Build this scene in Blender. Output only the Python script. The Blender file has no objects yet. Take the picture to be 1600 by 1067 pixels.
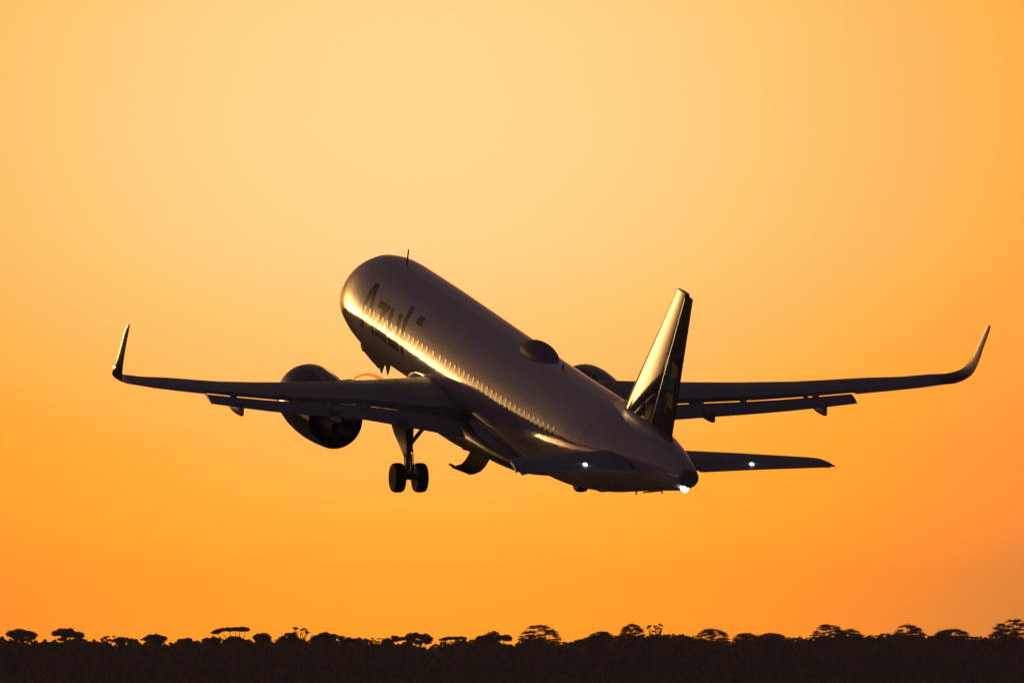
import bpy, math, random
import numpy as np
from mathutils import Matrix, Vector
rad = math.radians
sc = bpy.context.scene
C = sc.collection

# ------------------------------------------------------------------ camera
CAMZ = 1.8
PITCH = 1.27
cd = bpy.data.cameras.new('camera'); cam = bpy.data.objects.new('camera', cd); C.objects.link(cam)
cam.location = (0, 0, CAMZ); cam.rotation_euler = (rad(90 + PITCH), 0, 0)
cd.sensor_width = 36; cd.lens = 36 * 23854 / 1600
cd.clip_start = 1; cd.clip_end = 60000
sc.camera = cam

# ------------------------------------------------------------------ sky and sun
SUN_AZ, SUN_EL = -32.0, 2.5          # degrees, clockwise from the view direction (+Y)
w = bpy.data.worlds.new('World'); sc.world = w; w.use_nodes = True
nt = w.node_tree; nt.nodes.clear()
def N(t, **k):
    n = nt.nodes.new(t)
    for a, b in k.items(): setattr(n, a, b)
    return n
def M(op, a, b=None, c=None):
    n = N('ShaderNodeMath', operation=op)
    for i, v in enumerate((a, b, c)):
        if v is None: continue
        if isinstance(v, (int, float)): n.inputs[i].default_value = v
        else: nt.links.new(v, n.inputs[i])
    return n.outputs[0]
def ramp(fac, stops, interp='LINEAR'):
    n = N('ShaderNodeValToRGB'); r = n.color_ramp; r.interpolation = interp
    while len(r.elements) < len(stops): r.elements.new(1.0)
    for e, (p, c) in zip(r.elements, stops): e.position = p
    for e, (p, c) in zip(r.elements, stops):
        e.color = (c, c, c, 1) if isinstance(c, (int, float)) else (*c, 1)
    nt.links.new(fac, n.inputs[0]); return n.outputs[0]
def gauss(x, c, s):
    d = M('DIVIDE', M('SUBTRACT', x, c), s)
    return M('EXPONENT', M('MULTIPLY', M('MULTIPLY', d, d), -1.0))
tc = N('ShaderNodeTexCoord'); sx = N('ShaderNodeSeparateXYZ'); nt.links.new(tc.outputs['Generated'], sx.inputs[0])
X, Y, Z = sx.outputs
el = M('MULTIPLY', M('ARCSINE', Z), 180 / math.pi)
az = M('MULTIPLY', M('ARCTAN2', X, Y), 180 / math.pi)
elp = M('SQRT', M('DIVIDE', M('MAXIMUM', el, 0.0), 90.0))
def sp(e): return math.sqrt(e / 90)
V = ramp(elp, [(sp(a), b) for a, b in ((0, .49), (.27, .55), (.53, .61), (.87, .695), (1.11, .785), (1.35, .87), (1.66, .965),
        (2.02, 1.0), (2.46, .985), (4, .70), (8, .26), (13, .07), (22, .014), (40, .003), (90, .0))], 'LINEAR')
H = M('ADD', M('MULTIPLY', gauss(az, -.36, 2.5), .44), M('ADD', M('MULTIPLY', gauss(az, -20.0, 60.0), .24), .02))
g = M('MULTIPLY', H, V)
dust = ramp(g, [(0, (0, 0, 0)), (.10, (.33, .10, .012)), (.216, (.69, .216, .025)), (.296, (1.1, .296, .012)), (.371, (1.2, .371, .018)),
        (.423, (1.25, .423, .036)), (.515, (1.25, .515, .118)), (.565, (1.12, .565, .156)), (.652, (1.15, .652, .262)), (.69, (1.17, .69, .30))])
# the bright haze round the low sun, left of the picture
low = M('MAXIMUM', M('SUBTRACT', el, 1.0), 0.0)
glow = M('MULTIPLY', gauss(az, SUN_AZ, 7.5), M('ADD', M('MULTIPLY', M('EXPONENT', M('DIVIDE', low, -3.4)), 1.75), M('MULTIPLY', M('EXPONENT', M('DIVIDE', low, -6.5)), .15)))
mg = N('ShaderNodeMix', data_type='RGBA', blend_type='ADD'); mg.inputs['Factor'].default_value = 1
gc = N('ShaderNodeVectorMath', operation='SCALE'); gc.inputs[0].default_value = (11.2, 6.3, 2.0); nt.links.new(glow, gc.inputs['Scale'])
xb = M('MULTIPLY', M('MAXIMUM', M('SUBTRACT', V, M('DIVIDE', g, .69)), 0.0), .11)
cb = N('ShaderNodeCombineXYZ'); nt.links.new(xb, cb.inputs[2])
va = N('ShaderNodeVectorMath', operation='ADD'); clear = ramp(elp, [(sp(a), b / 1.5) for a, b in ((0, 1.47), (.27, 1.45), (.53, 1.37), (.87, 1.22), (1.11, 1.17), (1.35, 1.13), (2.0, 1.085), (3.0, 1.05), (6.0, 1.0))])   # brighter above the low haze
ds = N('ShaderNodeVectorMath', operation='SCALE'); nt.links.new(dust, ds.inputs[0]); nt.links.new(M('MULTIPLY', clear, 1.5), ds.inputs['Scale'])
nt.links.new(ds.outputs[0], va.inputs[0]); nt.links.new(cb.outputs[0], va.inputs[1])
du = N('ShaderNodeVectorMath', operation='ADD'); mz = M('MINIMUM', M('MULTIPLY', M('MAXIMUM', M('SUBTRACT', el, 3.0), 0.0), 1 / 9.0), 1.0)   # mauve dusk overhead
mv = N('ShaderNodeVectorMath', operation='SCALE'); mv.inputs[0].default_value = (.019, .0090, .0150); nt.links.new(mz, mv.inputs['Scale'])
nt.links.new(va.outputs[0], du.inputs[0]); nt.links.new(mv.outputs[0], du.inputs[1]); nt.links.new(du.outputs[0], mg.inputs['A']); nt.links.new(gc.outputs[0], mg.inputs['B'])
bgd = N('ShaderNodeBackground'); nt.links.new(mg.outputs['Result'], bgd.inputs['Color']); bgd.inputs['Strength'].default_value = 1
sky = N('ShaderNodeTexSky', sky_type='NISHITA'); sky.sun_disc = False
sky.sun_elevation = rad(SUN_EL); sky.sun_rotation = rad(SUN_AZ); sky.dust_density = 4
bgn = N('ShaderNodeBackground'); nt.links.new(sky.outputs[0], bgn.inputs['Color']); bgn.inputs['Strength'].default_value = .02
ad = N('ShaderNodeAddShader'); nt.links.new(bgd.outputs[0], ad.inputs[0]); nt.links.new(bgn.outputs[0], ad.inputs[1])
wo = N('ShaderNodeOutputWorld'); nt.links.new(ad.outputs[0], wo.inputs['Surface'])

sl = bpy.data.lights.new('sun', 'SUN'); so = bpy.data.objects.new('sun', sl); C.objects.link(so)
sl.energy = .06; sl.angle = rad(1.5); sl.color = (1, .62, .28)
sd = Vector((math.sin(rad(SUN_AZ)) * math.cos(rad(SUN_EL)), math.cos(rad(SUN_AZ)) * math.cos(rad(SUN_EL)), math.sin(rad(SUN_EL))))
so.rotation_euler = sd.to_track_quat('Z', 'Y').to_euler(); so.location = sd * 3000 + Vector((0, 0, 500))

sc.view_settings.view_transform = 'Standard'; sc.view_settings.look = 'None'
sc.view_settings.exposure = 0; sc.view_settings.gamma = 1; sc.view_settings.use_curve_mapping = False
sc.cycles.max_bounces = 6; sc.cycles.caustics_reflective = False; sc.cycles.caustics_refractive = False

# ------------------------------------------------------------------ materials
def mat(name, col, rough=.5, metal=0, var=.0, scale=2.0, bump=0.0, bscale=(1, 1, 1), spec=.5, emit=None, es=0, coat=0, coat_r=.03):
    m = bpy.data.materials.new(name); m.use_nodes = True; t = m.node_tree
    b = t.nodes['Principled BSDF']
    b.inputs['Base Color'].default_value = (*col, 1); b.inputs['Roughness'].default_value = rough
    b.inputs['Metallic'].default_value = metal; b.inputs['Specular IOR Level'].default_value = spec
    b.inputs['Coat Weight'].default_value = coat; b.inputs['Coat Roughness'].default_value = coat_r
    tcn = t.nodes.new('ShaderNodeTexCoord')
    if var:
        n = t.nodes.new('ShaderNodeTexNoise'); n.inputs['Scale'].default_value = scale; n.inputs['Detail'].default_value = 6
        t.links.new(tcn.outputs['Object'], n.inputs['Vector'])
        r = t.nodes.new('ShaderNodeValToRGB')
        r.color_ramp.elements[0].position = .3; r.color_ramp.elements[1].position = .7
        r.color_ramp.elements[0].color = (*[c * (1 - var) for c in col], 1); r.color_ramp.elements[1].color = (*[min(1, c * (1 + var)) for c in col], 1)
        t.links.new(n.outputs[0], r.inputs[0]); t.links.new(r.outputs[0], b.inputs['Base Color'])
        mr = t.nodes.new('ShaderNodeMapRange'); mr.inputs['To Min'].default_value = rough * .8; mr.inputs['To Max'].default_value = min(1, rough * 1.2)
        t.links.new(n.outputs[0], mr.inputs['Value']); t.links.new(mr.outputs[0], b.inputs['Roughness'])
    if bump:
        mp = t.nodes.new('ShaderNodeMapping'); mp.inputs['Scale'].default_value = bscale
        t.links.new(tcn.outputs['Object'], mp.inputs['Vector'])
        n2 = t.nodes.new('ShaderNodeTexNoise'); n2.inputs['Scale'].default_value = 1; n2.inputs['Detail'].default_value = 3
        t.links.new(mp.outputs[0], n2.inputs['Vector'])
        bn = t.nodes.new('ShaderNodeBump'); bn.inputs['Strength'].default_value = 1; bn.inputs['Distance'].default_value = bump
        t.links.new(n2.outputs[0], bn.inputs['Height']); t.links.new(bn.outputs[0], b.inputs['Normal'])
        if coat: t.links.new(bn.outputs[0], b.inputs['Coat Normal'])
    if emit:
        b.inputs['Emission Color'].default_value = (*emit, 1); b.inputs['Emission Strength'].default_value = es
    return m
WHITE = mat('white_paint', (.62, .60, .63), .15, var=.05, scale=.6, bump=.012, bscale=(.5, 1.8, 1.8), coat=1.0, coat_r=.03)
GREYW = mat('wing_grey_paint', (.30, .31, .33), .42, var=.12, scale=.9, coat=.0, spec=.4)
NAVY = mat('navy_paint', (.012, .016, .05), .07, var=.15, scale=.7, coat=.7, coat_r=.04, bump=.002, bscale=(.8, .8, .8))
WLP = mat('winglet_paint', (.012, .014, .03), .16, var=.15, scale=.7, coat=.2, coat_r=.08, spec=.3)
BELLY = mat('belly_dark_grey', (.085, .08, .08), .2, var=.1, scale=1.0, coat=.9, coat_r=.04)  # one even grey, darker than the hull
LETTER = mat('dark_blue_lettering', (.008, .012, .04), .12, var=.1, coat=.4, coat_r=.03, spec=.25)
GLASS = mat('window_pane', (.16, .15, .15), .06, var=.1, spec=.7, coat=1, coat_r=.05)
SEAM = mat('dark_seam', (.10, .10, .10), .6, var=.2)
RADOME = mat('radome_paint', (.30, .26, .25), .5, var=.12, scale=1.5)
HUB = mat('wheel_hub', (.05, .048, .045), .8, var=.3, scale=6, spec=.1)
METAL = mat('bare_metal', (.38, .37, .36), .32, 1.0, var=.15, scale=3)
DARKM = mat('dark_metal', (.10, .095, .09), .45, .7, var=.2, scale=4)
RUBBER = mat('tyre_rubber', (.018, .018, .018), .75, var=.3, scale=8)
GEARP = mat('gear_paint', (.28, .28, .29), .45, var=.2, scale=5)
LAMPW = mat('strobe_lamp', (1, 1, 1), .3, emit=(.92, .97, 1), es=60, var=.02)
LAMPS = mat('logo_lamp', (1, 1, 1), .3, emit=(.75, 1, .85), es=4, var=.02)
NAVR = mat('nav_lamp', (.9, .85, .7), .3, emit=(1, .86, .6), es=4, var=.02)
TEAL = mat('teal_tile', (.05, .30, .30), .07, var=.1, coat=.6, coat_r=.04)
OLIVE = mat('yellow_tile', (.6, .5, .12), .07, var=.1, coat=.6, coat_r=.04)
RED = mat('red_tile', (.5, .05, .03), .07, var=.1, coat=.6, coat_r=.04)
BLUE = mat('blue_tile', (.06, .16, .5), .07, var=.1, coat=.6, coat_r=.04)
LEAF = mat('dark_foliage', (.05, .047, .028), .9, var=.3, scale=.4, spec=.15)
LEAFD = mat('shimmer_foliage', (.11, .10, .055), .7, var=.5, scale=.4, spec=.15)  # paler leaves, the heat shimmer over these crowns put into the colour
for m_, tr_, col_ in ((LEAF, .12, (.16, .10, .04, 1)), (LEAFD, .40, (.22, .14, .06, 1))):      # thin leaves let some of the sky through
    t_ = m_.node_tree; tl_ = t_.nodes.new('ShaderNodeBsdfTranslucent'); tl_.inputs[0].default_value = col_
    mx_ = t_.nodes.new('ShaderNodeMixShader'); mx_.inputs[0].default_value = tr_
    t_.links.new(t_.nodes['Principled BSDF'].outputs[0], mx_.inputs[1]); t_.links.new(tl_.outputs[0], mx_.inputs[2])
    t_.links.new(mx_.outputs[0], t_.nodes['Material Output'].inputs['Surface'])
BARK = mat('bark', (.10, .08, .055), .85, var=.3, scale=3, spec=.2)
GROUND = mat('dry_grass_ground', (.17, .145, .10), .95, var=.4, scale=.08, spec=.1)

# ------------------------------------------------------------------ mesh helpers
ORG = np.array([22.0, 0, -4.28])     # the jet's base: below the main wheels
class MB:
    def __init__(s): s.v = []; s.f = []
    def add(s, vs, fs):
        o = len(s.v); s.v += [tuple(map(float, v)) for v in vs]; s.f += [tuple(i + o for i in f) for f in fs]
    def loft(s, rings, cap0=True, cap1=True, closed=True):
        n = len(rings[0]); vs = [p for r in rings for p in r]; fs = []
        for i in range(len(rings) - 1):
            for j in range(n if closed else n - 1):
                k = (j + 1) % n
                fs.append((i * n + j, i * n + k, (i + 1) * n + k, (i + 1) * n + j))
        if cap0: fs.append(tuple(range(n))[::-1])
        if cap1: fs.append(tuple((len(rings) - 1) * n + j for j in range(n)))
        s.add(vs, fs); return s
    def tube(s, pts, r, n=10):
        pts = [np.array(p, float) for p in pts]
        if isinstance(r, (int, float)): r = [r] * len(pts)
        rings = []
        for i, p in enumerate(pts):
            d = pts[min(i + 1, len(pts) - 1)] - pts[max(i - 1, 0)]; d /= np.linalg.norm(d)
            a = np.cross(d, (0, 0, 1.0) if abs(d[2]) < .9 else (1.0, 0, 0)); a /= np.linalg.norm(a); b = np.cross(d, a)
            rings.append([p + r[i] * (math.cos(t) * a + math.sin(t) * b) for t in np.linspace(0, 2 * math.pi, n, endpoint=False)])
        return s.loft(rings)
    def lathe(s, prof, c, axis='x', n=32, tilt=0.0, cap0=True, cap1=True):
        rings = []
        for a, r in prof:
            ring = []
            for t in np.linspace(0, 2 * math.pi, n, endpoint=False):
                u, v = r * math.cos(t), r * math.sin(t)
                if axis == 'x':
                    ring.append((c[0] + a, c[1] + u, c[2] + v + tilt * a))
                else: ring.append((c[0] + u, c[1] + a, c[2] + v))
            rings.append(ring)
        return s.loft(rings, cap0, cap1)
    def plate(s, outline, thick):                       # outline: 3D points; thick: 3D vector
        n = len(outline); t = np.array(thick, float)
        a = [np.array(p, float) for p in outline]
        s.add(a + [p + t for p in a], [tuple(range(n))[::-1], tuple(range(n, 2 * n))] + [(i, (i + 1) % n, n + (i + 1) % n, n + i) for i in range(n)])
        return s
    def build(s, name, m, parent=None, smooth=True, org=ORG, angle=35):
        me = bpy.data.meshes.new(name)
        vv = np.array(s.v)
        me.from_pydata([tuple(v) for v in (vv - org if org is not None else vv)], [], s.f)
        import bmesh
        bm = bmesh.new(); bm.from_mesh(me); bmesh.ops.recalc_face_normals(bm, faces=bm.faces); bm.to_mesh(me); bm.free()
        me.materials.append(m); me.update()
        o = bpy.data.objects.new(name, me); C.objects.link(o)
        if parent: o.parent = parent
        if smooth: me.shade_smooth(); me.set_sharp_from_angle(angle=rad(angle))
        return o
def lerp_table(x, xs, ys):                              # smooth (monotone cubic-ish) table
    xs = np.array(xs, float); ys = np.array(ys, float)
    h = np.diff(xs); d = np.diff(ys) / h; m = np.zeros_like(ys)
    m[1:-1] = np.where(d[1:] * d[:-1] > 0, 2 * d[1:] * d[:-1] / (d[1:] + d[:-1] + 1e-12), 0); m[0] = d[0]; m[-1] = d[-1]
    x = np.clip(x, xs[0], xs[-1]); i = np.clip(np.searchsorted(xs, x, 'right') - 1, 0, len(xs) - 2)
    t = (x - xs[i]) / h[i]
    return ((1 + 2 * t) * (1 - t) ** 2 * ys[i] + t * (1 - t) ** 2 * h[i] * m[i] + t * t * (3 - 2 * t) * ys[i + 1] + t * t * (t - 1) * h[i] * m[i + 1])

# ------------------------------------------------------------------ setting: ground
gm = MB()
gm.add([(-6000, -1500, 0), (6000, -1500, 0), (6000, 6000, 0), (-6000, 6000, 0)], [(0, 1, 2, 3)])
go = gm.build('ground', GROUND, org=None, smooth=False); go['kind'] = 'structure'

# ------------------------------------------------------------------ the airliner
jet = bpy.data.objects.new('passenger_jet', None); C.objects.link(jet)
jet['label'] = 'white twin engine airliner climbing away with landing gear down above the dark treeline'; jet['category'] = 'airplane'
RB = Matrix(((.3058, .9500, .0632), (-.9263, .3122, -.2111), (-.2203, .0060, .9754)))
# body (22,0,0) sits here; the empty sits 4.28 m below it along the body's own z
ca, sa = math.cos(rad(PITCH)), math.sin(rad(PITCH))
P0 = Vector((-.1897, 600 * ca - (-1.7528) * sa, 600 * sa + -1.7528 * ca + CAMZ))
q = RB.to_quaternion(); jet.rotation_mode = 'QUATERNION'; jet.rotation_quaternion = q
jet.location = P0 + q @ Vector((0, 0, -4.28))

FX = [2.45 + .95 * v_ for v_ in (0, .12, .45, 1.0, 1.6, 2.2, 2.9, 3.8, 5.0, 6.2)] + [12, 17, 22, 27, 30, 32, 34, 36, 38, 40, 41.5, 42.7, 43.6, 44.2, 44.5]
FT = [-.55, -.22, .12, .48, .86, 1.3, 1.66, 1.93, 2.05, 2.07, 2.07, 2.07, 2.07, 2.07, 2.07, 2.07, 2.07, 2.07, 2.06, 2.01, 1.92, 1.79, 1.65, 1.5, 1.38]
FB = [-.55, -.86, -1.14, -1.38, -1.56, -1.7, -1.82, -1.94, -2.04, -2.07, -2.07, -2.07, -2.07, -2.07, -2.04, -1.90, -1.62, -1.27, -.82, -.37, -.04, .22, .42, .6, .78]
FW = [.01, .36, .70, 1.03, 1.29, 1.48, 1.64, 1.80, 1.92, 1.965, 1.975, 1.975, 1.975, 1.975, 1.975, 1.97, 1.92, 1.8, 1.56, 1.24, .95, .71, .53, .41, .28]
def rise(x): return float(np.interp(x, [0, 13, 28], [.18, .17, 0]))      # the forward hull sits a little higher
FT = [a + rise(x) for a, x in zip(FT, FX)]; FB = [a + rise(x) for a, x in zip(FB, FX)]
def fus(x, th, off=0.0, side=-1):                       # th: degrees above the horizontal on that side
    t, b, wd = lerp_table(x, FX, FT), lerp_table(x, FX, FB), lerp_table(x, FX, FW)
    cz, hh = (t + b) / 2, (t - b) / 2
    c, s_ = math.cos(rad(th)), math.sin(rad(th))
    n = np.array([0, side * c / wd, s_ / hh]); n /= np.linalg.norm(n)
    return np.array([x, side * wd * c, cz + hh * s_]) + off * n
xs = np.unique(np.concatenate([np.array(FX), FX[0] + np.linspace(0, 1, 14) ** 2 * 6, np.arange(9, 30, 1.0), np.arange(30, 44.5, .4)]))
f = MB(); f.loft([[fus(x, th) for th in np.linspace(0, 360, 96, endpoint=False)] for x in xs])
fuselage = f.build('fuselage', WHITE, jet, angle=50)
def patch(mb, f2, nu, nv, off):                         # a thin skin laid over the hull; f2(u,v)->(x,th)
    g0 = [[fus(*f2(u, v), off) for v in np.linspace(0, 1, nv)] for u in np.linspace(0, 1, nu)]
    vs = [p for r in g0 for p in r]
    mb.add(vs, [(i * nv + j, i * nv + j + 1, (i + 1) * nv + j + 1, (i + 1) * nv + j) for i in range(nu - 1) for j in range(nv - 1)])
def stroke(mb, a, b, wa, wb=None, off=.004, horiz=True):  # a band from (x,th) a to b, widths along x in metres
    wb = wa if wb is None else wb
    lo = lambda p: (p[0], math.degrees(math.asin(max(-1, min(1, math.sin(rad(p[1])) - rise(p[0]) / 2.07)))))
    a, b = lo(a), lo(b)
    if horiz: fn = lambda u, v: (a[0] + (b[0] - a[0]) * u + (v - .5) * (wa + (wb - wa) * u), a[1] + (b[1] - a[1]) * u)
    else: fn = lambda u, v: (a[0] + (b[0] - a[0]) * u, a[1] + (b[1] - a[1]) * u + (v - .5) * (wa + (wb - wa) * u))
    patch(mb, fn, 14, 5, off)
lt = MB()
stroke(lt, (9.28, 49), (9.05, -8), .44, .42); stroke(lt, (9.38, 49), (10.6, -8), .44, .46); stroke(lt, (9.15, 14), (10.2, 14), 8, horiz=False, off=.005)
stroke(lt, (10.6, 30), (12.0, 30), 8, horiz=False); stroke(lt, (11.6, 28), (11.0, 4), .46, off=.005); stroke(lt, (10.85, -2), (12.35, -2), 9.5, horiz=False)
stroke(lt, (12.32, 34), (12.55, 6), .42); stroke(lt, (13.4, 34), (13.8, -7), .42); stroke(lt, (12.5, -3), (13.85, -3), 9.5, horiz=False, off=.005)
stroke(lt, (14.05, 49), (14.45, -8), .42)
lt.build('lettering', LETTER, fuselage)
em = MB(); patch(em, lambda u, v: (15.15 + .7 * u + .1 * v, 39.5 - 10.5 * v), 5, 5, .004)
em.build('hull_emblem', LETTER, fuselage)
em = MB(); stroke(em, (16.15, 44), (16.35, 37), .10)
em.build('hull_emblem', TEAL, fuselage)
# windows: flat acrylic panes in the hull side
cols = [568.5 + 7.07 * k for k in range(15)] + [677.8, 688.5] + [697.5 + 7.2 * k for k in range(24)]
pane_me = None
for c in cols:
    x = 20 + (c - 698.0) / 12.2
    if pane_me is None:
        p = MB(); rings = []
        for rr, d in ((1.2, -.03), (1.0, .006), (.5, .0061), (.02, .0062)):
            rings.append([(rr * .10 * math.copysign(abs(math.cos(t)) ** .7, math.cos(t)), -d, rr * .185 * math.copysign(abs(math.sin(t)) ** .7, math.sin(t))) for t in np.linspace(0, 2 * math.pi, 20, endpoint=False)])
        p.loft(rings, True, False)
        o = p.build('window', WHITE, fuselage, org=None, angle=14); pane_me = o
        o.data.materials.append(GLASS)
        for pf in o.data.polygons:
            if max(abs(o.data.vertices[i].co.z) for i in pf.vertices) < .187: pf.material_index = 1
    else:
        o = pane_me.copy(); C.objects.link(o)
    b = fus(x, 13.8 - rise(x) * 28); o.location = Vector(b - ORG) ; o.rotation_euler = (rad(-float(np.interp(x, [18, 28, 34], [7.4, 10.2, 11.4]))), 0, 0)
def outline(x0, x1, t0, t1, wd=.022):
    d = MB(); dt = math.degrees(wd / 2)
    stroke(d, (x0, t0), (x0, t1), wd, off=.003); stroke(d, (x1, t0), (x1, t1), wd, off=.003)
    stroke(d, (x0, t0), (x1, t0), dt, horiz=False, off=.0035); stroke(d, (x0, t1), (x1, t1), dt, horiz=False, off=.0035); return d
for a in ((35.6, 36.4, -14, 40),):
    dr = outline(*a).build('door', SEAM, fuselage)
    h = MB(); stroke(h, (a[0] + .12, 6), (a[0] + .12, 1), .06, off=.008); h.build('handle', METAL, dr)
# satellite antenna hump and blade antennas
r = MB(); rings = []
for x in np.linspace(0, 1, 26):
    xx = 24.25 + 3.45 * x
    hgt = .43 * (max(0, 1 - abs((x - .42) / .42) ** 2.4)) ** .62 if x < .42 else .43 * max(0.0, 1 - ((x - .42) / .58) ** 1.7)
    wd = .62 * max(0.0, 1 - abs((x - .40) / .60) ** 2.0) ** .75 if x >= .40 else .62 * max(0.0, 1 - abs((x - .40) / .40) ** 2.2) ** .5
    wd = max(wd, .01); hgt = max(hgt, .004)
    ring = []
    for t in np.linspace(0, math.pi, 25):
        y = -wd * math.cos(t); zb = 2.07 * math.sqrt(max(0, 1 - (y / 1.975) ** 2)) - .01 + rise(xx)
        ring.append((xx, y, zb + hgt * math.sin(t) ** .75))
    for t in np.linspace(math.pi, 0, 25)[1:-1]:
        y = -wd * math.cos(t); ring.append((xx, y, 2.07 * math.sqrt(max(0, 1 - (y / 1.975) ** 2)) - .05 + rise(xx)))
    rings.append(ring)
r.loft(rings); r.build('satellite_antenna', RADOME, fuselage)
def blade(x, y, z0, h, c=.38, sweep=.22, sg=1, t=.03):
    b = MB(); rings = []
    for k, (u, cc) in enumerate(((0, 1), (.6, .75), (.95, .5), (1, .3))):
        x0 = x + sweep * u + (1 - cc) * c * .3
        rings.append([(x0, y, z0 + sg * h * u), (x0 + c * cc * .3, y - t, z0 + sg * h * u), (x0 + c * cc, y, z0 + sg * h * u), (x0 + c * cc * .3, y + t, z0 + sg * h * u)])
    b.loft(rings); return b.build('blade_antenna', SEAM, fuselage)
blade(8.3, 0, 2.2, .6, .2, .14); blade(28.5, 0, 2.03, .22, .25, .12); blade(38.8, -.2, -.52, .22, .2, .1, -1); blade(41.2, 0, .04, .22, .2, .1, -1)
dg = MB(); dg.tube([(38.9, .1, -.66), (41.0, .1, -.14)], .03, 6); dg.build('drain_mast', DARKM, fuselage)
# belly fairing between the wings
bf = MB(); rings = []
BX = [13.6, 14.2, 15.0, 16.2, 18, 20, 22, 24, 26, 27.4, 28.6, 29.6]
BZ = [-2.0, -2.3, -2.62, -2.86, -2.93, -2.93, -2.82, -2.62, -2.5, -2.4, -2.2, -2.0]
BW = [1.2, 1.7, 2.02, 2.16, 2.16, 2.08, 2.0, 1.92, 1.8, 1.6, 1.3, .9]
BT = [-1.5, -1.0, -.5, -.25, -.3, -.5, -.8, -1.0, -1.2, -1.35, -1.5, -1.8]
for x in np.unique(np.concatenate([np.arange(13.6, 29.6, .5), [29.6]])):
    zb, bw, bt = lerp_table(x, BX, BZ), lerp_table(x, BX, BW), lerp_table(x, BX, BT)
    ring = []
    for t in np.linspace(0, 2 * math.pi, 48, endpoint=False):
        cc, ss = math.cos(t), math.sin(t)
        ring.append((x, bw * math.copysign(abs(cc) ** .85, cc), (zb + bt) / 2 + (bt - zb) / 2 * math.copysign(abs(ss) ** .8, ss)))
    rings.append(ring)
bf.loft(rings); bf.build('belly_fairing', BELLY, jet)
# tail cone exhaust and lamps
ex = MB(); ex.lathe([(-.12, .395), (0, .365), (.09, .31), (.115, .25), (.10, .21), (.10, .02)], (44.42, 0, 1.06), n=32, tilt=.16); ex.build('exhaust', GREYW, fuselage)
def lamp(c, r, m, parent, nm):
    b = MB(); rings = []
    for ph in np.linspace(-math.pi / 2, math.pi / 2, 9)[1:-1]:
        rings.append([(c[0] + r * math.cos(ph) * math.cos(t), c[1] + r * math.cos(ph) * math.sin(t), c[2] + r * math.sin(ph)) for t in np.linspace(0, 2 * math.pi, 14, endpoint=False)])
    b.loft(rings); return b.build(nm, m, parent)
lamp((44.22, -.10, .62), .13, LAMPW, fuselage, 'tail_lamp')

# ---- wings
def airfoil(c0, c1, tc, n=18, cut=1.0, camber=.012, sharp=.0):   # chordwise fractions -> list of (xf, zf), upper TE to LE to lower TE
    t = np.linspace(0, 1, n); xf = (1 - np.cos(t * math.pi / 2 * 1.0)) ** 1.0
    xf = xf / xf[-1] * cut
    yt = 5 * tc * (.2969 * np.sqrt(xf) - .126 * xf - .3516 * xf ** 2 + .2843 * xf ** 3 - .1015 * xf ** 4) + .0012
    yc = camber * 4 * xf * (1 - xf)
    return [(a, c + b) for a, b, c in zip(xf[::-1], yt[::-1], yc[::-1])] + [(a, c - b) for a, b, c in zip(xf[1:], yt[1:], yc[1:])]
SY = [0.6, 2.0, 4.2, 6.4, 8.25, 9.85, 11.9, 13.1, 14.45, 15.7, 16.7]
def LE0(y): return 15.9 + (y - 1.97) * math.tan(rad(27.3))
def TE0(y): return 23.1 + .016 * y if y < 6.4 else 23.2 + (y - 6.4) * 2.1 / 10.5
def LE(y): return 16.25 + (y - 1.97) * math.tan(rad(28.7))
def TE(y): return 23.2 + .04 * y if y < 6.4 else 23.456 + (y - 6.4) * .270
ZLs = lambda y: lerp_table(y, [.6, 2.07, 5.57, 8.25, 11.9, 14.45, 16.0, 16.7], [-1.0, -.86, -.61, -.38, .03, .46, .67, .83])
ZTs = lambda y: lerp_table(y, [.6, 1.95, 4.35, 6.22, 8, 9.85, 13.07, 15.7, 16.7], [-1.1, -.96, -.65, -.42, -.26, -.11, .27, .62, .80])
def chordz(y):
    c = TE(y) - LE(y)
    return ZLs(y) - .045 * c + .206 * (LE(y) - LE0(y)), ZTs(y) - .03 * c + .206 * (TE(y) - TE0(y))
def TCK(y): return lerp_table(y, [0, 2, 6.4, 16.7], [.15, .145, .118, .105])
def sect(y, sg, cut=1.0, z_off=0):
    c = TE(y) - LE(y); zl, zt = chordz(y)
    return [(LE(y) + a * c, sg * y, zl + (zt - zl) * a + b * c) for a, b in airfoil(0, 1, TCK(y), cut=cut)]
def arc_sect(yz, xl, xte, tc, nrm, sg):
    c = xte - xl
    return [(xl + a * c, sg * (yz[0] + nrm[0] * b * c), yz[1] + nrm[1] * b * c) for a, b in airfoil(0, 1, tc, camber=0)]
def flap(y0, y1, sg, parent, defl=12, c0=.25):
    b = MB(); rings = []
    for y in np.linspace(y0, y1, 6):
        c = TE(y) - LE(y); cf = c0 * c + .18; zl, zt = chordz(y)
        xl = LE(y) + .825 * c + .06; zz = zl + (zt - zl) * .815 - .020 * c - .028
        d = rad(defl); ring = []
        for a, bb in airfoil(0, 1, .13, n=12, camber=.02):
            u, v = a * cf, bb * cf
            ring.append((xl + u * math.cos(d) + v * math.sin(d), sg * y, zz - u * math.sin(d) + v * math.cos(d)))
        rings.append(ring)
    b.loft(rings); return b.build('flap', GREYW, parent)
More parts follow.
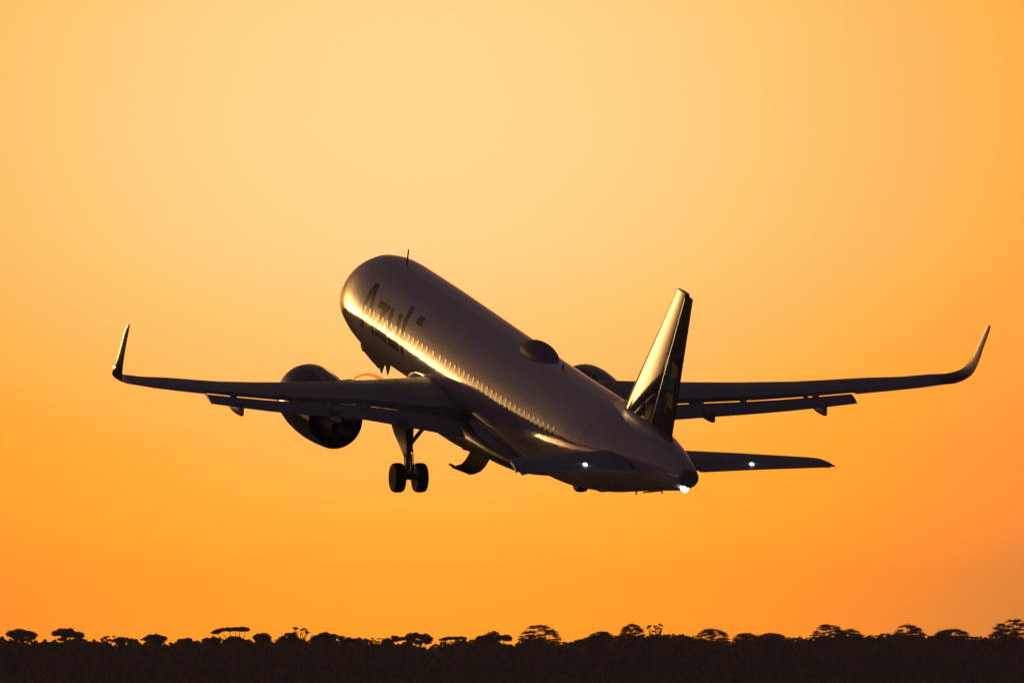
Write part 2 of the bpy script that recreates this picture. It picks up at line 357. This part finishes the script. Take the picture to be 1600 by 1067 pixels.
def fairing(y, sg, x0, x1, zb, k, wd, parent):         # a canoe whose blunt tail droops with the flap
    b = MB(); rings = []
    for u in np.linspace(0, 1, 18):
        x = x0 + (x1 - x0) * u
        top = lerp_table(u, [0, .6, .93, 1], [zb + .22 * k, zb + .34 * k, zb + .52 * k, zb + .04])
        bot = lerp_table(u, [0, .40, .69, .88, 1], [zb + .12 * k, zb + .06 * k, zb - .11 * k, zb - .10 * k, zb])
        ww = wd * max(.04, lerp_table(u, [0, .2, .5, .85, 1], [.05, .7, 1, .6, .04]))
        rings.append([(x, sg * y + ww * math.cos(t), (top + bot) / 2 + (top - bot) / 2 * math.sin(t)) for t in np.linspace(0, 2 * math.pi, 16, endpoint=False)])
    b.loft(rings); return b.build('flap_fairing', GREYW, parent)
for sg in (-1, 1):
    wg = MB()
    fl = lambda y: .83
    CF = 13.35
    inner = [y for y in SY if y < CF] + [CF]
    wg.loft([sect(y, sg, .83) for y in inner])
    outer = [CF + .02] + [y for y in SY if y > CF + .05]
    rings = [sect(y, sg) for y in outer]
    wg.loft(rings)
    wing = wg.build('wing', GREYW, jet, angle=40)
    # blended winglet
    PK = [(16.72, .93, 24.28, 26.25), (17.05, 1.06, 24.85, 26.55), (17.3, 1.28, 25.5, 26.9), (17.45, 1.60, 26.2, 27.32), (17.53, 2.06, 26.75, 27.62), (17.58, 2.8, 27.35, 28.0), (17.62, 3.55, 27.95, 28.42), (17.62, 3.74, 28.18, 28.5)]
    path = [tuple(float(lerp_table(t, range(8), [p_[k] for p_ in PK])) for k in range(4)) for t in np.linspace(0, 7, 22)]
    wl = MB(); rings = [sect(16.69, sg)]
    for i, (y, z, a, b) in enumerate(path[2:], 2):
        d = np.array(path[min(i + 1, 21)][:2]) - np.array(path[max(i - 1, 0)][:2]); d /= np.linalg.norm(d)
        rings.append(arc_sect((y, z), a, b, .10, (-d[1], d[0]), sg))
    wl.loft(rings); winglet = wl.build('winglet', WLP, wing, angle=50)
    lamp((26.42, sg * 17.52, 1.66), .05, NAVR, wing, 'navigation_lamp')
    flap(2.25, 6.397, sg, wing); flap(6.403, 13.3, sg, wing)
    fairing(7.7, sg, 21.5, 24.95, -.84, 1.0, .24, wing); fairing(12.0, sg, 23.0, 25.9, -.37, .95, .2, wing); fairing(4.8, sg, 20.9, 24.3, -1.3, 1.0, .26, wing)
    # spoiler hinge line and actuators that bridge the flap slot
    for yb in (3.2, 5.9, 7.7, 9.3, 12.0):
        c = TE(yb) - LE(yb); zl, zt = chordz(yb)
        b = MB(); b.tube([(LE(yb) + .80 * c, sg * yb, zl + (zt - zl) * .8 + .0 * c), (LE(yb) + .90 * c, sg * yb, zl + (zt - zl) * .9 - .05 * c)], [.13, .13], 8); b.build('flap_track', GREYW, wing)
    # slat, drooped ahead of the leading edge
    for y0, y1 in ((2.6, 5.0), (6.5, 16.3)):
        s_ = MB(); rings = []
        for y in np.linspace(y0, y1, 8):
            c = TE(y) - LE(y); cs = .06 * c + .22; zl, zt = chordz(y); d = rad(-18)
            ring = []
            for a, b in airfoil(0, 1, .30, n=10, camber=.05):
                u, v = a * cs, b * cs
                ring.append((LE(y) - .10 - .012 * c + u * math.cos(d) + v * math.sin(d), sg * y, zl - .11 - u * math.sin(d) + v * math.cos(d)))
            rings.append(ring)
        s_.loft(rings); s_.build('slat', GREYW, wing)

# ---- engines
for sg in (-1, 1):
    c = (14.1, sg * 5.755, -1.92); tl = -.07
    e = MB(); e.lathe([(.55, .98), (.12, 1.05), (.0, 1.12), (.06, 1.2), (.35, 1.29), (.9, 1.34), (1.6, 1.35), (2.4, 1.32), (3.2, 1.24), (4.1, 1.11), (4.1, 1.08), (3.3, 1.10), (2.4, 1.1), (.9, 1.0)], c, n=48, tilt=tl, cap0=False, cap1=False)
    eng = e.build('engine', NAVY, jet, angle=60)
    fr = MB(); fr.lathe([(.98, .96), (.99, .3), (.5, .02)], c, n=32, tilt=tl); fr.build('fan', DARKM, eng)
    b = MB(); b.lathe([(2.3, 1.0), (2.31, .7), (3.2, .80), (4.0, .76), (4.8, .60), (5.2, .52), (5.2, .48), (4.6, .46)], c, n=40, tilt=tl); b.build('core_cowl', DARKM, eng)
    b = MB(); b.lathe([(4.5, .34), (5.2, .30), (5.8, .12), (5.95, .03)], c, n=24, tilt=tl); b.build('exhaust_plug', DARKM, eng)
    py = MB(); rings = []
    for x, zt, zb, wd in ((14.9, -.72, -.95, .05), (15.6, -.62, -1.3, .2), (17, -.66, -1.5, .24), (18.5, -.75, -1.35, .25), (20.5, -.85, -1.35, .22), (22.0, -.9, -1.15, .05)):
        y = sg * 5.755; rings.append([(x, y - wd, zt - .08), (x, y - wd * .5, zt), (x, y + wd * .5, zt), (x, y + wd, zt - .08), (x, y + wd, zb), (x, y - wd, zb)])
    py.loft(rings); py.build('pylon', GREYW, eng)
    st = MB(); yy, zz = sg * (5.755 - 1.3 * math.cos(rad(38))), -2.0 + 1.33 * math.sin(rad(38))
    st.plate([(15.0, yy, zz - .05), (16.4, yy, zz - .06), (16.5, yy - sg * .25, zz + .22), (15.9, yy - sg * .22, zz + .19)], (0, .02, .02)); st.build('strake', NAVY, eng, smooth=False)

# ---- tail
FH, FTC = .65, .115
def finx(u): return 36.1 + (41.68 - 36.1) * u, 41.98 + (43.44 - 41.98) * u        # leading and trailing edge at height fraction u
def half(a): return 5 * FTC * (.2969 * math.sqrt(a) - .126 * a - .3516 * a * a + .2843 * a ** 3 - .1015 * a ** 4) + .0012
fn = MB(); rings = []
for u in np.linspace(0, 1, 12):
    z = 1.75 + (7.86 - 1.75) * u; xl, xt = finx(u); c = xt - xl; k = 1
    rings.append([(xl + a * c , k * b * c, z) for a, b in airfoil(0, 1, FTC, n=22, cut=FH, camber=0)])
fn.loft(rings); fin = fn.build('fin', NAVY, jet, angle=60)
ru = MB(); rings = []
for u in np.linspace(.02, .985, 10):
    z = 1.75 + (7.86 - 1.75) * u; xl, xt = finx(u); c = xt - xl
    pts = [(xl + (FH + .008 + (1 - FH - .008) * a) * c, (half(FH) - .0012) * c * (1 - a) + .01, z) for a in (0, .3, .6, 1)]
    rings.append(pts + [(p[0], -p[1], p[2]) for p in pts[::-1]])
ru.loft(rings); rudder = ru.build('rudder', NAVY, fin, angle=60)
hl = MB(); rings = []
for u in (.03, .97):
    z = 1.75 + 6.11 * u; xl, xt = finx(u); c = xt - xl
    for sg in (1,): rings.append([(xl + FH * c - .012, -half(FH) * c + .02, z), (xl + FH * c - .012, -half(FH) * c - .014, z), (xl + FH * c + .018, -half(FH) * c - .014, z), (xl + FH * c + .018, -half(FH) * c + .02, z)])
hl.loft(rings); hl.build('hinge_seal', METAL, fin, smooth=False)
dfin = MB(); rings = []
for x, h, wd in ((34.6, .02, .03), (35.3, .10, .09), (36.0, .24, .15), (36.7, .44, .20), (37.4, .5, .22)):
    rings.append([(x, -wd * 1.9, 1.98), (x, -wd, 2.07 + h * .35), (x, -wd * .3, 2.07 + h * .9), (x, 0, 2.07 + h), (x, wd * .3, 2.07 + h * .9), (x, wd, 2.07 + h * .35), (x, wd * 1.9, 1.98)])
dfin.loft(rings); dfin.build('dorsal_fillet', WHITE, fin, angle=70)
rf = MB(); rings = []
for x, h, wd in ((36.2, .06, .10), (37.0, .22, .36), (38.2, .28, .48), (39.6, .28, .50), (40.8, .22, .42), (41.8, .10, .22), (42.3, .03, .05)):
    zt = lerp_table(x, FX, FT)
    rings.append([(x, -wd * 1.35, zt - .2), (x, -wd * 1.08, zt - .06), (x, -wd * .96, zt + h * .35), (x, -wd * .9, zt + h * .75), (x, -wd * .7, zt + h * 1.05), (x, wd * .7, zt + h * 1.05), (x, wd * .9, zt + h * .75), (x, wd * .96, zt + h * .35), (x, wd * 1.08, zt - .06), (x, wd * 1.35, zt - .2)])
rf.loft(rings); rf.build('root_fairing', WHITE, fin, angle=70)
# mosaic of coloured tiles low on the rear of the fin
def fin_pt(x, z, off=.006):
    u = (z - 1.75) / 6.11; xl, xt = finx(u); c = xt - xl; a = (x - xl) / c
    if a <= FH: return (x, -half(a) * c - off, z)
    return (x, -((half(FH) - .0012) * c * max(0, 1 - (a - FH - .008) / (1 - FH - .008)) + .01) - off, z)
for m, quads in ((TEAL, [((41.3, 5.25), (41.85, 5.1), (41.75, 4.4), (41.0, 4.35)), ((41.0, 4.3), (42.2, 4.4), (42.1, 3.95), (40.9, 3.8))]),
                 (OLIVE, [((41.9, 5.1), (42.45, 4.9), (42.35, 4.5), (41.8, 4.4)), ((41.5, 3.8), (42.1, 3.85), (42.0, 3.2), (41.5, 3.3)), ((39.6, 2.9), (40.3, 3.1), (40.1, 2.4), (39.5, 2.3))]),
                 (RED, [((41.2, 3.7), (41.5, 3.75), (41.45, 3.45), (41.15, 3.4))]), (BLUE, [((41.3, 3.35), (41.6, 3.3), (41.55, 2.95), (41.25, 3.0)), ((40.6, 3.4), (41.1, 3.5), (41.0, 2.9), (40.5, 2.8))])):
    for qd in quads:
        b = MB(); n = 6
        g0 = [[fin_pt(*((1 - u) * ((1 - v) * np.array(qd[0]) + v * np.array(qd[1])) + u * ((1 - v) * np.array(qd[3]) + v * np.array(qd[2])))) for v in np.linspace(0, 1, n)] for u in np.linspace(0, 1, n)]
        b.add([p for r_ in g0 for p in r_], [(i * n + j, i * n + j + 1, (i + 1) * n + j + 1, (i + 1) * n + j) for i in range(n - 1) for j in range(n - 1)])
        b.build('mosaic_tile', m, fin)
for sg in (-1, 1):
    T = [(.5, 37.8, 41.9, .72), (1.3, 38.3, 42.05, .80), (3.5, 39.85, 42.6, 1.02), (5.7, 41.4, 43.15, 1.21), (6.05, 41.75, 43.3, 1.24), (6.2, 42.3, 43.4, 1.25), (6.25, 42.9, 43.4, 1.255)]
    tw = lambda y, s1: .30 * max(0, (y - 4.0) / 2.4) ** 2 if s1 < 0 else 0.0
    T = [(y_ * (1.045 if sg < 0 else 1), a_, b_, z_) for y_, a_, b_, z_ in T]
    b = MB(); b.loft([[(xl + a * (xt - xl), sg * y, z + bb * (xt - xl) - tw(y, sg) * a) for a, bb in airfoil(0, 1, .10, cut=.70, camber=0)] for y, xl, xt, z in T])
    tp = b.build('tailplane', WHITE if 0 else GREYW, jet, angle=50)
    b = MB(); rings = []
    for y, xl, xt, z in T[1:5]:
        c = xt - xl; x0 = xl + .705 * c; h = 5 * .10 * (.2969 * math.sqrt(.7) - .126 * .7 - .3516 * .49 + .2843 * .343 - .1015 * .24) * c * .95
        z0, z1 = z - .705 * tw(y, sg), z - tw(y, sg)
        rings.append([(x0, sg * y, z0 + h), (xt, sg * y, z1 + .012), (xt, sg * y, z1 - .012), (x0, sg * y, z0 - h)])
    b.loft(rings); b.build('elevator', GREYW, tp)
    b = MB(); x, y = 41.9, sg * 3.35
    b.loft([[(x + k * .115 * math.cos(t), y + k * .075 * math.sin(t), 1.0 + zz) for t in np.linspace(0, 2 * math.pi, 14, endpoint=False)] for k, zz in ((1, .05), (1, .11), (.5, .13))]); b.build('logo_lamp', LAMPS, tp)

# ---- landing gear
for sg in (-1, 1):
    gx, gy = 21.9, sg * 3.795
    s_ = MB(); s_.tube([(20.9, gy - sg * .05, -1.1), (21.35, gy, -2.0), (21.6, gy, -2.65)], [.34, .26, .19], 14)
    s_.tube([(21.6, gy, -2.6), (21.63, gy, -2.72)], [.21, .21], 14); s_.tube([(21.62, gy, -2.7), (21.9, gy, -3.62)], .12, 12)
    gear = s_.build('main_gear', GEARP, jet)
    for k in (-1, 1):
        wy = gy + k * .46
        t = MB(); t.lathe([(-.2, .36), (-.225, .46), (-.2, .545), (-.12, .58), (0, .588), (.12, .58), (.2, .545), (.225, .46), (.2, .36)], (gx, wy, -3.69), 'y', 40); wl = t.build('wheel', RUBBER, gear, angle=60)
        t = MB(); t.lathe([(-.19, .35), (-.12, .33), (-.10, .16), (-.20, .12), (-.205, .03)], (gx, wy, -3.65), 'y', 28) if k * 1 < 0 else t.lathe([(.19, .35), (.12, .33), (.10, .16), (.20, .12), (.205, .03)], (gx, wy, -3.65), 'y', 28)
    b = MB(); b.tube([(gx, gy - .34, -3.65), (gx, gy + .34, -3.65)], .13, 12); b.build('axle', GEARP, gear)
    b = MB(); b.tube([(21.55, gy, -2.55), (21.3, gy - sg * 1.0, -1.4)], .085, 10); b.tube([(21.5, gy, -2.5), (20.9, gy - sg * .2, -1.3)], .05, 8); b.build('side_stay', GEARP, gear)
    b = MB()
    for dz in (0,): b.plate([(21.85, gy - .10, -2.7), (22.25, gy - .04, -3.12), (22.30, gy - .04, -3.22), (22.22, gy + .04, -3.22), (21.85, gy + .10, -2.75)], (0, 0, -.07)); b.plate([(22.27, gy - .06, -3.15), (22.05, gy - .09, -3.62), (21.95, gy + .09, -3.62), (22.27, gy + .06, -3.15)], (.05, 0, -.03))
    b.build('torque_link', GEARP, gear)
    b = MB(); b.tube([(21.78, gy - .16, -2.6), (21.85, gy - .2, -3.0), (21.95, gy - .16, -3.5)], .025, 6); b.tube([(21.7, gy + .16, -2.6), (21.8, gy + .19, -3.1), (21.9, gy + .15, -3.45)], .022, 6); b.build('brake_hose', RUBBER, gear)
    # leg door, carried outboard of the strut
    oy = gy + sg * .30
    b = MB(); b.plate([(19.9, oy, -1.55), (22.0, oy, -1.35), (22.05, oy - sg * .12, -2.25), (21.95, oy - sg * .2, -2.95), (21.6, oy - sg * .2, -2.95), (21.2, oy - sg * .15, -2.62), (20.5, oy - sg * .08, -2.2)], (0, sg * .05, .0)); b.build('leg_door', GEARP, gear, smooth=False)
    # belly door, hanging open and curling outboard
    pr = [(.90, -2.62), (.98, -2.84), (1.05, -3.02), (1.18, -3.24), (1.34, -3.4), (1.52, -3.48), (1.72, -3.50)]
    b = MB(); rings = []
    for x in (20.85, 21.1, 22.3, 23.2):
        k = 1.0 if x > 20.9 else .97
        a = [(x, sg * y, -2.62 + (z + 2.62) * k + (x - 21) * .09) for y, z in pr]
        rings.append(a + [(p[0], p[1] - sg * .07, p[2] + .03) for p in a[::-1]])
    b.loft(rings); dr = b.build('belly_door', HUB, jet, angle=30)
    b = MB(); b.tube([(21.4, sg * 1.02, -2.75), (21.5, sg * 1.5, -2.6)], .05, 8); b.build('hinge', DARKM, dr); b = MB(); b.tube([(20.95, sg * 1.66, -3.42), (20.75, sg * 1.76, -3.40)], .05, 6); b.build('latch', DARKM, dr)
# hubs (one per wheel, as sub-parts of the gear)
for o in [x for x in jet.children if x.name.startswith('main_gear')]:
    for wv in [x for x in o.children if x.name.startswith('wheel')]:
        cen = np.mean([v.co[:] for v in wv.data.vertices], axis=0) + ORG
        b = MB()
        for k in (-1, 1): b.lathe([(k * .205, .35), (k * .15, .33), (k * .13, .18), (k * .2, .13), (k * .205, .03)], cen, 'y', 24)
        b.build('rim', HUB, o)
# nose gear: doors still open, leg folding forward
s_ = MB(); s_.tube([(6.0, 0, -1.75), (5.2, 0, -1.9), (4.5, 0, -1.95)], [.12, .11, .09], 10)
ng = s_.build('nose_gear', GEARP, jet)
for k in (-1, 1):
    t = MB(); t.lathe([(-.1, .2), (-.11, .3), (-.07, .37), (0, .385), (.07, .37), (.11, .3), (.1, .2)], (4.4, k * .25, -1.85), 'y', 28); t.build('wheel', RUBBER, ng)
    b = MB(); b.plate([(5.3, k * .5, -1.7), (8.75, k * .55, -1.75), (8.8, k * .55, -1.95), (8.75, k * .55, -2.05), (8.55, k * .55, -2.32), (8.3, k * .55, -2.02), (8.1, k * .55, -1.96), (7.75, k * .55, -2.42), (7.55, k * .56, -2.22), (7.4, k * .56, -2.30), (7.0, k * .56, -2.24), (6.2, k * .55, -2.16), (5.35, k * .54, -2.02)], (0, k * .05, 0)); b.build('nose_gear_door', HUB, ng, smooth=False)

# wisp of vapour curling off the inboard leading edge beside the engine
vm = bpy.data.materials.new('vapour'); vm.use_nodes = True; vt = vm.node_tree; vt.nodes.clear()
vn = vt.nodes.new('ShaderNodeBsdfTransparent'); vn.inputs[0].default_value = (.83, .68, .50, 1)
vo = vt.nodes.new('ShaderNodeOutputMaterial'); vt.links.new(vn.outputs[0], vo.inputs['Surface'])
b = MB(); b.tube([(14.5, -3.93, -1.34), (14.5, -3.84, -1.21), (14.5, -3.67, -1.13), (14.5, -3.45, -1.075), (14.5, -3.25, -1.085), (14.5, -3.05, -1.14), (14.5, -2.85, -1.22), (14.5, -2.68, -1.32)], [.04, .045, .05, .055, .06, .07, .085, .09], 10)
b.build('vapour_curl', vm, jet)

# ------------------------------------------------------------------ the far treeline
F = 23854.0
def wx(col, Yd): return (col - 800) / F * Yd
def wz(row, Yd): return CAMZ + (1062 - row) / F * Yd
PROF = [(-60, 995), (0, 994.6), (25, 1000), (50, 1002), (70, 1000), (130, 999.6), (155, 999.6), (175, 1005), (200, 1005), (215, 1003), (270, 1004.7), (300, 1002), (350, 1000), (420, 1000), (460, 998), (490, 999.6), (535, 998),
        (560, 999.6), (575, 1003), (600, 1004.7), (640, 1005), (662, 1013), (690, 1004.7), (720, 1001), (750, 999), (780, 1001), (800, 1009), (815, 1002), (870, 1004.5), (890, 1003), (905, 998), (930, 994), (1000, 994), (1040, 991), (1070, 992),
        (1090, 1000), (1140, 1004), (1160, 999), (1190, 997), (1280, 996.5), (1330, 995), (1360, 993.5), (1400, 990), (1440, 994), (1480, 992.5), (1510, 996), (1600, 996), (1660, 990)]
PC, PR = zip(*PROF)
rng = np.random.default_rng(5)
def leaves(cen, size, rg, flat=0.0):
    """small quads at the given centres; flat 1 = lying level and drawn out sideways"""
    n = len(cen)
    a = rg.normal(size=(n, 3)); a[:, 2] *= (1 - flat); a[:, 1] *= (1 - .5 * flat); a /= np.linalg.norm(a, axis=1)[:, None]
    b = rg.normal(size=(n, 3)); b -= (b * a).sum(1)[:, None] * a; b /= np.linalg.norm(b, axis=1)[:, None]
    s1 = size * rg.uniform(.6, 1.4, n)[:, None]; s2 = s1 * (.55 - .35 * flat)
    if flat: s1 = s1 * (1 + 2.2 * flat)
    v = np.stack([cen - a * s1, cen - b * s2 + a * s1 * .1, cen + a * s1, cen + b * s2 + a * s1 * .1], 1).reshape(-1, 3)
    fc = np.arange(4 * n).reshape(-1, 4)
    return v, fc
def np_mesh(name, v, fc, m, parent=None, loc=(0, 0, 0)):
    me = bpy.data.meshes.new(name); me.from_pydata((v - np.array(loc)).tolist(), [], fc.tolist()); me.materials.append(m); me.update()
    o = bpy.data.objects.new(name, me); C.objects.link(o)
    if parent: o.parent = parent
    return o
# the unbroken wood below the single crowns
YB = 3050.0
cs = np.arange(-220, 1820, 3.0)
top = np.array([wz(lerp_table(c, PC, PR) + 4.5, YB) for c in cs]) + rng.normal(0, .06, len(cs))
fm = MB(); rings = []
for k, (dy, hk) in enumerate(((-70, 0.0), (-62, .55), (-45, .86), (-15, 1.0), (20, .97), (60, .8), (90, 0.0))):
    rings.append([(wx(c, YB), YB + dy, max(-.2, t * hk + rng.normal(0, .15) * (hk > 0))) for c, t in zip(cs, top)])
n = len(cs); vv = [p for r_ in rings for p in r_]
fm.add(vv, [(i * n + j, i * n + j + 1, (i + 1) * n + j + 1, (i + 1) * n + j) for i in range(len(rings) - 1) for j in range(n - 1)])
nl = 70000
cc = rng.uniform(-220, 1820, nl); dy = rng.uniform(-72, 10, nl)
tz = np.array([wz(lerp_table(c, PC, PR) + 3.0, YB) for c in np.arange(-220, 1821, 1.0)])
hz = np.interp(cc, np.arange(-220, 1821, 1.0), tz)
hk = np.interp(dy, [-72, -62, -45, -15, 10], [0.1, .6, .88, 1.0, 1.0])
lump = .38 * np.sin(cc * .31 + 1.6 * np.sin(cc * .083) + dy * .15) + .24 * np.sin(cc * .83 + dy * .3) + .12
cen = np.stack([wx(cc, YB), YB + dy, hz * hk * (1 - .5 * rng.uniform(0, 1, nl) ** 4) + lump * hk - .15], 1)
v, fc = leaves(cen, .34, rng)
o = len(fm.v); allv = np.concatenate([np.array(fm.v), v]); allf = [tuple(x) for x in fm.f] + [tuple(int(i) + o for i in x) for x in fc]
me = bpy.data.meshes.new('distant_woodland'); me.from_pydata(allv.tolist(), [], allf); me.materials.append(LEAF); me.update()
fo = bpy.data.objects.new('distant_woodland', me); C.objects.link(fo); fo['kind'] = 'stuff'
fo['label'] = 'dark unbroken woodland along the bottom edge under the orange sky'; fo['category'] = 'woodland'

def tree(col0, col1, rtop, rbase, kind, label, Yd, seed, stems=3):
    rg = np.random.default_rng(seed)
    cx = (col0 + col1) / 2; X0 = wx(cx, Yd); W = (col1 - col0) / 2 / F * Yd
    zt, zb = wz(rtop, Yd), wz(rbase, Yd); Hc = zt - zb
    t = bpy.data.objects.new('tree', None); C.objects.link(t); t.location = (X0, Yd, 0)
    t['label'] = label; t['category'] = 'tree'; t['group'] = 'trees rising above the far treeline'
    O = np.array([X0, Yd, 0.0]); clumps = []
    if kind == 'umbrella':
        for k in range(24):
            a = rg.uniform(-.85, .85); h = rg.uniform(0, 1)
            clumps.append((a * W, rg.uniform(-.6, .6) * W, zt - Hc * (.15 + .42 * a * a + .48 * h * (1 - .5 * abs(a))), W * rg.uniform(.16, .34), Hc * rg.uniform(.14, .28)))
    elif kind == 'flat':
        for k in range(16):
            a = -1 + 2 * (k + rg.uniform(0, 1)) / 16; th = .26 if a > -.3 else .15
            clumps.append((a * W * .9, rg.uniform(-.5, .5) * W, zt - Hc * (th + (.50 * max(0, -a) ** 2)), W * rg.uniform(.18, .28), Hc * th * rg.uniform(.7, 1.0)))
    elif kind == 'dome':
        for k in range(20):
            a = rg.uniform(-.85, .85); h = rg.uniform(.0, 1); clumps.append((a * W, rg.uniform(-.6, .6) * W, zb + Hc * (.86 * math.sqrt(max(.05, 1 - a * a)) * h), W * rg.uniform(.18, .36), Hc * rg.uniform(.12, .24)))
    elif kind == 'sparse':
        for k in range(14):
            a = rg.uniform(-.9, .9); h = rg.uniform(.25, .95); clumps.append((a * W, rg.uniform(-.5, .5) * W, zb + Hc * h, W * rg.uniform(.10, .30), Hc * rg.uniform(.03, .08)))
    elif kind == 'wisp':  # streaked crown, exhaust heat shimmer put into its shape
        for k in range(70):
            a = rg.uniform(-.95, .95); h = rg.uniform(.0, 1) ** .8; clumps.append((a * W, rg.uniform(-.6, .6) * W, zb + Hc * (.96 * max(.06, 1 - a * a) ** .5 * h), W * rg.uniform(.10, .26), Hc * rg.uniform(.03, .09)))
    if kind in ('umbrella', 'wisp'):                       # lower boughs and undergrowth about the stems
        for k in range(9):
            a = rg.uniform(-.8, .8); clumps.append((a * W, rg.uniform(-.5, .5) * W, zb + Hc * rg.uniform(-.05, .30) * (1 - .4 * abs(a)), W * rg.uniform(.14, .28), Hc * rg.uniform(.08, .16)))
    tk = MB(); r0 = .16 + .02 * W
    base = np.array([rg.uniform(-.15, .15) * W, 0, 0.0]); fork = np.array([base[0] + (.55 if kind == 'flat' else rg.uniform(-.15, .15)) * W, 0, zb * .84])
    tk.tube([base, (base + fork) / 2 + (rg.uniform(-.1, .1), 0, 0), fork], [r0 * 1.3, r0 * 1.05, r0 * .9], 7)
    for cl in clumps[::{'sparse': 1, 'flat': 3, 'umbrella': 4}.get(kind, 6)]:
        e = np.array(cl[:3]); mid = fork + (e - fork) * .55 + np.array([(e[0] - fork[0]) * .15, 0, -abs(e[0] - fork[0]) * .06 + .05 * Hc]); tk.tube([fork, mid, e], [r0 * .6, r0 * .4, r0 * .14], 5)
    tk.build('trunk', BARK, t, org=None, smooth=False)
    cen = []
    for (x, y, z, rx, rz) in clumps:
        nn = int({'sparse': 45, 'wisp': 34}.get(kind, 135) * max(.4, rx / .9))
        p = rg.normal(size=(nn, 3)); p /= np.linalg.norm(p, axis=1)[:, None]; p *= (rg.uniform(0, 1, nn) ** .45)[:, None]
        p[:, 2] = np.where(p[:, 2] < 0, p[:, 2] * .7, p[:, 2])
        cen.append(np.array([x, y, z]) + p * [rx, rx, rz] * 1.15)
    if kind == 'wisp':                                     # loose sprays off the crown's upper edge, heat shimmer built as leaves
        aa = rg.uniform(-1, 1, 46); cen.append(np.stack([aa * W * 1.05, rg.uniform(-.5, .5, 46) * W, zb + Hc * (np.maximum(.1, 1 - aa * aa) ** .5 * rg.uniform(.86, 1.03, 46))], 1))
    v, fc = leaves(np.concatenate(cen), .19 if kind == 'sparse' else (.21 if kind == 'wisp' else .23), rg, .85 if kind == 'wisp' else 0)
    np_mesh('crown', v, fc, LEAFD if kind == 'wisp' else LEAF, t)
TREES = [
 (4, 55, 982.5, 1000, 'umbrella', 'wide umbrella tree on several stems, first from the left edge'),
 (77, 131, 981, 1001, 'umbrella', 'tall rounded umbrella tree, second from the left edge'),
 (156, 180, 992.5, 1004, 'sparse', 'small thin bush just right of the second umbrella tree'),
 (178, 212, 994.5, 1005, 'umbrella', 'low ragged tree right of the small thin bush at far left'),
 (222, 264, 989.5, 1005, 'umbrella', 'flat topped tree with a lower right shoulder, left of the low dome'),
 (274, 306, 996, 1005, 'dome', 'low smooth dome crown left of the leaning flat topped tree'),
 (317, 344, 993.5, 1005, 'umbrella', 'small flat crown under the left end of the leaning flat topped tree'),
 (332, 389, 979, 994, 'flat', 'leaning acacia like tree with a long flat plate of foliage'),
 (350, 386, 993, 1004, 'dome', 'round bush directly beneath the long flat plate of foliage'),
 (396, 424, 988.5, 1002, 'umbrella', 'compact round tree just right of the long flat plate tree'),
 (434, 467, 987.5, 1002, 'dome', 'dense round tree left of the bare twiggy tree'),
 (454, 484, 976.5, 996, 'sparse', 'bare twiggy tree with thin tufts standing highest left of the engine'),
 (488, 536, 987, 1002, 'dome', 'broad dense dome tree right of the bare twiggy tree'),
 (538, 572, 994, 1004, 'dome', 'low rounded crown below the left engine'),
 (570, 594, 995.5, 1005, 'sparse', 'tiny thin tree left of the main landing gear wheels'),
 (597, 630, 992, 1006, 'dome', 'rounded tree touching the left of the tree under the wheels'),
 (626, 675, 988.5, 1004, 'umbrella', 'wide umbrella tree straight below the main wheels beside a gap'),
 (687, 727, 994, 1003, 'flat', 'low flat tree right of the gap in the treeline'),
 (744, 799, 985.5, 1006, 'dome', 'broad drooping tree just left of the big hazy dome'),
 (812, 874, 975.5, 1006, 'wisp', 'big shimmering dome tree, largest in the middle of the treeline'),
 (922, 958, 986, 998, 'wisp', 'low shimmering tuft between the big dome and the hazy round tree'),
 (970, 1006, 974.5, 997, 'wisp', 'hazy round tree below the tail of the airplane'),
 (1010, 1038, 973, 996, 'sparse', 'see-through pointed tree right of the hazy round tree'),
 (1086, 1137, 981, 1005, 'wisp', 'shimmering dome tree standing alone below the tailplane'),
 (1148, 1184, 988, 1002, 'wisp', 'small hazy tree, left one of the low pair right of the dome'),
 (1184, 1226, 988, 1000, 'wisp', 'small hazy tree, right one of the low pair right of the dome'),
 (1271, 1318, 974, 1000, 'wisp', 'tall ragged tree with streaked crown below the right flap end'),
 (1310, 1345, 982, 999, 'wisp', 'lower ragged tree touching the right of the tall streaked crown'),
 (1396, 1442, 974.5, 998, 'wisp', 'streaky pointed tree between the ragged pair and the low wisps'),
 (1462, 1512, 982, 997, 'wisp', 'low wispy tree left of the tree cut by the right edge'),
 (1550, 1625, 967, 999, 'wisp', 'large hazy tree cut off by the right edge of the picture'),
]
for i, a in enumerate(TREES): tree(*a, 2960 - (i * 37 % 30), 100 + i)

# ------------------------------------------------------------------ thin haze added to lift the dark treeline
hm = bpy.data.materials.new('added_haze'); hm.use_nodes = True; ht = hm.node_tree; ht.nodes.clear()
pv = ht.nodes.new('ShaderNodeVolumePrincipled'); pv.inputs['Color'].default_value = (.86, .86, .84, 1); pv.inputs['Density'].default_value = 7.4e-5
pv.inputs['Anisotropy'].default_value = .0
ho = ht.nodes.new('ShaderNodeOutputMaterial'); ht.links.new(pv.outputs[0], ho.inputs['Volume'])
hb = MB(); x0, x1, y0, y1, z0, z1 = -6100, 6100, -1600, 6100, -1.5, 45
hb.add([(x0, y0, z0), (x1, y0, z0), (x1, y1, z0), (x0, y1, z0), (x0, y0, z1), (x1, y0, z1), (x1, y1, z1), (x0, y1, z1)], [(0, 3, 2, 1), (4, 5, 6, 7), (0, 1, 5, 4), (1, 2, 6, 5), (2, 3, 7, 6), (3, 0, 4, 7)])
hz_ = hb.build('haze', hm, org=None, smooth=False); hz_['kind'] = 'stuff'
